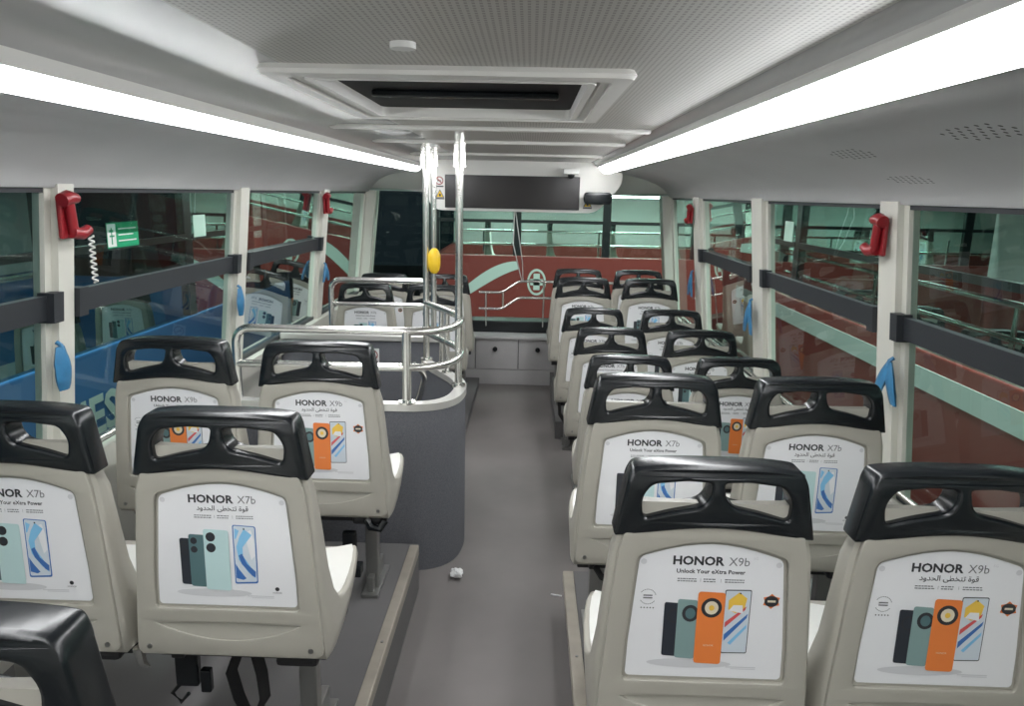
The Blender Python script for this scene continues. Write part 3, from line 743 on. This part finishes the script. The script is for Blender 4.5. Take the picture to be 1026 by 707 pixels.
# ---------------------------------------------------------------- small things on the pillars
def hammer(label, side, y, z, sc=1., cord=False):
    f = xl if side < 0 else xr; s = -side
    t = empty('emergency_hammer', label, 'emergency hammer', (f(z)+s*.045, y, z))
    bm = bmesh.new(); box(bm, *(sorted((0, s*.014))), -.025, .025, -.065, .05, bev=.008); obj('holder', bm, M_redp, t)
    bm = bmesh.new(); tube(bm, [(s*.028, -.035*sc, .045), (s*.030, -.01, .053), (s*.030, .03, .05)], .018, 12, [.020, .021, .014]); tube(bm, [(s*.026, .0, .04), (s*.026, .01, -.05)], .014, 12)
    obj('hammer_head', bm, M_redp, t, 50)
    bm = bmesh.new(); tube(bm, [(s*.024, .0, -.045), (s*.028, .045, -.052), (s*.03, .075, -.040)], .016, 12, [.018, .017, .015]); obj('handle', bm, M_redp, t, 50)
    if cord:
        bm = bmesh.new(); pts = []
        for k in range(60):
            a = k*.9; pts.append((s*.028+.007*math.cos(a), .088+.007*math.sin(a), -.06-.0024*k))
        tube(bm, pts, .003, 6); obj('tether_cord', bm, M_white, t, 50)
    return t
hammer('red emergency hammer on the nearest left pillar', -1, 2.12, 1.51, cord=True)
hammer('small distant red emergency hammer on the third left pillar', -1, 4.86, 1.51)
hammer('red emergency hammer on the wide nearest right pillar', 1, 2.44, 1.49)
hammer('small distant red emergency hammer on the right near the windscreen', 1, 5.34, 1.48)
def blue_cover(label, side, y, z, L=.13, lobes=1, seed=1):
    rnd = random.Random(seed); f = xl if side < 0 else xr; s = -side
    t = empty('blue_plastic_cover', label, 'plastic cover', (f(z)+s*.05, y, z))
    bm = bmesh.new()
    for l in range(lobes):
        sp = (l-.5)*.085*(lobes-1); rings = []
        for k in range(9):
            u = k/8; wv = (.010+.026*math.sin(PI*(.12+.72*u)))*(1.0 if lobes == 1 else .78)
            c = Vector((s*(.010+.004*math.sin(3*u)), sp*u*1.4, -L*u)); ring = []
            for q in range(12):
                a = 2*PI*q/12; rr_ = wv*(1+.18*math.sin(3*a+seed)+rnd.uniform(-.07, .07))
                ring.append(c+Vector((s*.30*rr_*math.cos(a), rr_*math.sin(a), 0)))
            rings.append(ring)
        loft(bm, rings)
    obj('cover', bm, M_bluep, t, 60)
    bm = bmesh.new(); tube(bm, [(0, 0, .012), (s*.012, 0, .004), (s*.014, 0, -.02)], .007, 8); obj('knot', bm, M_bluep, t, 50); return t
blue_cover('blue plastic cover hanging on the nearest left pillar', -1, 2.085, 1.135, .13, 1, 1)
blue_cover('blue plastic cover hanging on the second left pillar', -1, 3.45, 1.135, .13, 1, 2)
blue_cover('blue plastic cover on the third left pillar, two lobed', -1, 4.95, 1.105, .11, 2, 3)
blue_cover('blue plastic cover on the wide right pillar, low beside the window rail', 1, 2.35, 1.095, .13, 2, 4)
blue_cover('wide two lobed blue plastic cover on the second right pillar', 1, 3.90, 1.07, .17, 2, 5)
blue_cover('blue plastic cover on the third right pillar, forked', 1, 5.36, 1.07, .17, 2, 6)
blue_cover('faint blue plastic cover by the right windscreen corner', 1, 6.40, 1.08, .18, 1, 7)
# stickers on the glass
x = xl(1.40)+.004
t = empty('exit_sign_sticker', 'green and white exit sign sticker on the left window', 'sign', (x, 2.53, 1.435))
bm = bmesh.new()
def fl(y0, y1, z0, z1, dx, mi):
    f = bm.faces.new([bm.verts.new(v) for v in ((dx, y0, z0), (dx, y1, z0), (dx, y1, z1), (dx, y0, z1))]); f.material_index = mi
fl(-.10, .10, -.042, .042, 0, 0); fl(-.096, -.045, -.038, .038, .0005, 1)
for k in range(3): fl(-.03, .085-.02*(k % 2), .018-.02*k, .022-.02*k, .0006, 1)
fl(-.085, -.055, -.005, .0, .001, 0); fl(-.075, -.068, -.03, .025, .001, 0); fl(-.085, -.06, .010, .018, .001, 0)
obj('sign_face', bm, [M_green, M_white], t)
def pale(x, y, z, lb):
    t = tag(obj('window_sticker', B(-.0015, .0015, -.055, .055, -.045, .045), M_pale, None, loc=(x, y, z)), lb, 'sticker')
pale(xl(1.44)+.004, 3.12, 1.44, 'pale green square sticker on the left window near the second pillar')
pale(xr(1.45)-.004, 3.47, 1.455, 'pale green square sticker on the right window between two pillars')

# litter on the floor
bm = bmesh.new(); bmesh.ops.create_icosphere(bm, subdivisions=3, radius=.024)
rnd = random.Random(3)
for v in bm.verts:
    k = 1+.35*math.sin(v.co.x*190+2)*math.cos(v.co.y*160)+rnd.uniform(-.15, .15); v.co = Vector((v.co.x*k*1.15, v.co.y*k, (v.co.z*k*.7)))
zm = min(v.co.z for v in bm.verts)
for v in bm.verts: v.co.z -= zm
tag(obj('crumpled_tissue', bm, M_tissue, None, None, loc=(-.275, 2.86, 0)), 'crumpled white tissue on the floor at the partition corner', 'litter')
bm = bmesh.new(); tube(bm, [(-.022, .005, .003), (.0, .0, .0035), (.022, -.004, .003)], .003, 8)
tag(obj('paper_stick', bm, M_tissue, None, 50, loc=(.145, 2.74, 0)), 'thin white stick lying in the aisle by the right platform', 'litter')

# ---------------------------------------------------------------- outside: yard and neighbouring buses
GZ = -2.35
bm = B(-30, 30, -20, 40, GZ-.1, GZ); struct('ground', bm, M_ground)
def bus(label, loc, rz, length, paint, stripe, zb=.80, letters=None, swoosh=False, light=10., wide=2.4):
    """double-decker seen from one side; local x runs along the visible side, the side faces local -y"""
    t = empty('double_decker_bus', label, 'bus', loc, rz)
    g = -loc[2]+GZ; L = length/2; zt = 1.60; base = g+.35; FL = .30 if swoosh else 0.
    bm = bmesh.new()
    box(bm, -L, L, 0, .06, base, zb, bev=.01); obj('side_panel', bm, paint, t)
    obj('far_panel', B(-L, L, wide-.06, wide, base, zb), paint, t)
    obj('end_panel', B(-L, -L+.06, .06, wide-.06, base, zb), paint, t); obj('end_panel', B(L-.06, L, .06, wide-.06, base, zb), paint, t)
    obj('roof', B(-L, L, 0, wide, zt, zt+.12, bev=.04), paint, t)
    obj('deck_floor', B(-L+.06, L-.06, .06, wide-.06, -.05, FL), M_busin, t)
    xs = [-L]; 
    if swoosh: xs.append(-L+1.04)
    while xs[-1] < L-.5: xs.append(min(xs[-1]+(1.12 if swoosh else 1.5), L))
    for i, x in enumerate(xs):
        w_ = .10 if 0 < i < len(xs)-1 else .12
        obj('pillar', B(max(x-w_/2, -L), min(x+w_/2, L), .005, .06, zb, zt), M_busdark, t)
    for a, b in zip(xs, xs[1:]):
        bm = bmesh.new(); v = [bm.verts.new(q) for q in ((a+.04, .012, zb), (b-.04, .012, zb), (b-.04, .012, zt), (a+.04, .012, zt))]; bm.faces.new(v)
        obj('window_pane', bm, G_bus, t)
        obj('sash_bar', B(a+.04, b-.04, .0, .03, zt-.36, zt-.32), M_busdark, t)
    obj('far_side', B(-L, L, wide-.02, wide, zb, zt), M_busin, t)
    for k, x in enumerate([-L+.8+1.9*i for i in range(int((length-1)/1.9)+1)]):
        obj('ceiling_lamp', B(x-.5, x+.5, 1.1, 1.3, zt-.03, zt-.005), mat('bus_lamp_%d' % int(light*10), (1, 1, 1), emit=(.88, 1, .95), estr=light), t)
    if stripe:
        obj('stripe', B(-L, L, -.004, .004, stripe[0], stripe[1]), M_busteal, t)
    for x in (-L+2.0, L-2.2):
        bm = bmesh.new(); cyl(bm, (x, .14, g+.5), .5, .28, 'y', 32); obj('wheel', bm, M_busdark, t, 40)
    bm = bmesh.new()
    tube(bm, [(-L+.3, .35, .95), (L-.3, .35, .95)], .016, 8); tube(bm, [(-L+.3, .35, 1.12), (L*.4, .35, 1.12)], .016, 8)
    for k in range(int(length/1.5)): tube(bm, [(-L+.6+1.5*k, .35, 0), (-L+.6+1.5*k, .35, 1.12)], .014, 8)
    obj('inside_rail', bm, M_chrome, t, 50)
    if swoosh:
        pts = []
        for k in range(13):
            u = k/12; pts.append((-L+.25+.80*u, .30+.46*math.sin(u*PI/2)))
        lo = [(x+.03, z-.05-.10*math.sin(PI*min(1, (x+L-.25)/.80*.75+.1))) for x, z in pts]
        bm = bmesh.new(); R_ = [[Vector((a[0], -.006, a[1])), Vector((b[0], -.006, b[1]))] for a, b in zip(pts, lo)]; loft(bm, R_, closed=False, caps=False)
        obj('swoosh', bm, M_busteal, t)
        bm = bmesh.new(); flat(bm, ell(-L+1.30, .50, .12, .17, 28), -.004, 0); flat(bm, ell(-L+1.30, .50, .095, .14, 28), -.006, 1)
        flat(bm, [(-L+1.22, .46), (-L+1.38, .46), (-L+1.38, .54), (-L+1.22, .54)], -.008, 0); flat(bm, [(-L+1.26, .40), (-L+1.34, .40), (-L+1.34, .61), (-L+1.26, .61)], -.008, 0)
        obj('round_emblem', bm, [M_busteal, M_busred], t)
        obj('lower_skirt', B(-L, L, -.02, .0, base, -.15), M_busdark, t)
    if letters:
        bm = bmesh.new(); text_geo(bm, letters[0], letters[1], 0, 0, 0, 0, align='LEFT', bold=.03)
        o = obj('side_lettering', bm, M_mint if False else M_busteal, t, 'x'); o.location = (letters[2], -.004, letters[3])
    return t
# right: red bus parked alongside (its side faces us)
bR = bus('red double-decker with pale stripe parked alongside the right windows', (2.02, 2.4, 0), -PI/2, 9.6, M_busred, (.665, .775), zb=.86, light=18.)
bL = bus('blue double-decker parked alongside the left windows', (-2.35, 2.4, 0), PI/2, 9.6, M_busblue, None, zb=.72, light=12., letters=('IES', .30, 1.28, .26))
bF = bus('red double-decker with pale swoosh parked across ahead of the windscreen', (3.0, 9.4, 0), 0, 8.4, M_busred, None, zb=.83, light=60., swoosh=True)
# seats inside the neighbouring buses (bolted down: parts of their bus)
def nseat(b, x, y, rz, key=('X7b', 'EN'), z=0.):
    src = {c.name.split('.')[0]: c for c in proto[key].children}
    inv = (Matrix.Translation(b.location) @ Matrix.Rotation(b.rotation_euler.z, 4, 'Z')).inverted()
    m = inv @ Matrix.Translation(Vector((x, y, z))) @ Matrix.Rotation(rz, 4, 'Z')
    sh = src['shell'].copy(); sh.name = 'passenger_seat_shell'; COL.objects.link(sh); sh.parent = b; sh.matrix_local = m
    for n_ in ('seat', 'rear_cover', 'grip_cap', 'advert_poster', 'underframe', 'leg'):
        c = src[n_].copy(); COL.objects.link(c); c.parent = sh
for i in range(7): nseat(bR, 2.55, .6+i*.85, 0, ('X9b', 'EN'))
for i in range(6): nseat(bL, -2.9, .9+i*.85, 0)
for i in range(8): nseat(bF, -.6+i*.85, 10.3, -PI/2, z=.30)

# added fill lamps, out of view, to brighten the parked buses from above
def outside_fill(label, x, y, z, power):
    t = empty('outside_fill_lamp', label, 'fill', (x, y, z))
    bm = bmesh.new(); box(bm, -.45, .45, -.2, .2, .02, .10, bev=.02); obj('housing', bm, M_busdark, t)
    l = bpy.data.lights.new('fill', 'AREA'); l.shape = 'RECTANGLE'; l.size = .8; l.size_y = .35; l.energy = power; l.color = (.9, 1, .95)
    lo = bpy.data.objects.new('lamp', l); COL.objects.link(lo); lo.parent = t
outside_fill('floodlight lamp added over the gap between the windscreen and the red bus ahead', 1.5, 7.6, 3.8, 170)
outside_fill('floodlight lamp added over the gap beside the right windows', 1.66, 3.2, 4.6, 480)
outside_fill('floodlight lamp added over the gap beside the left windows', -1.9, 3.2, 4.6, 420)
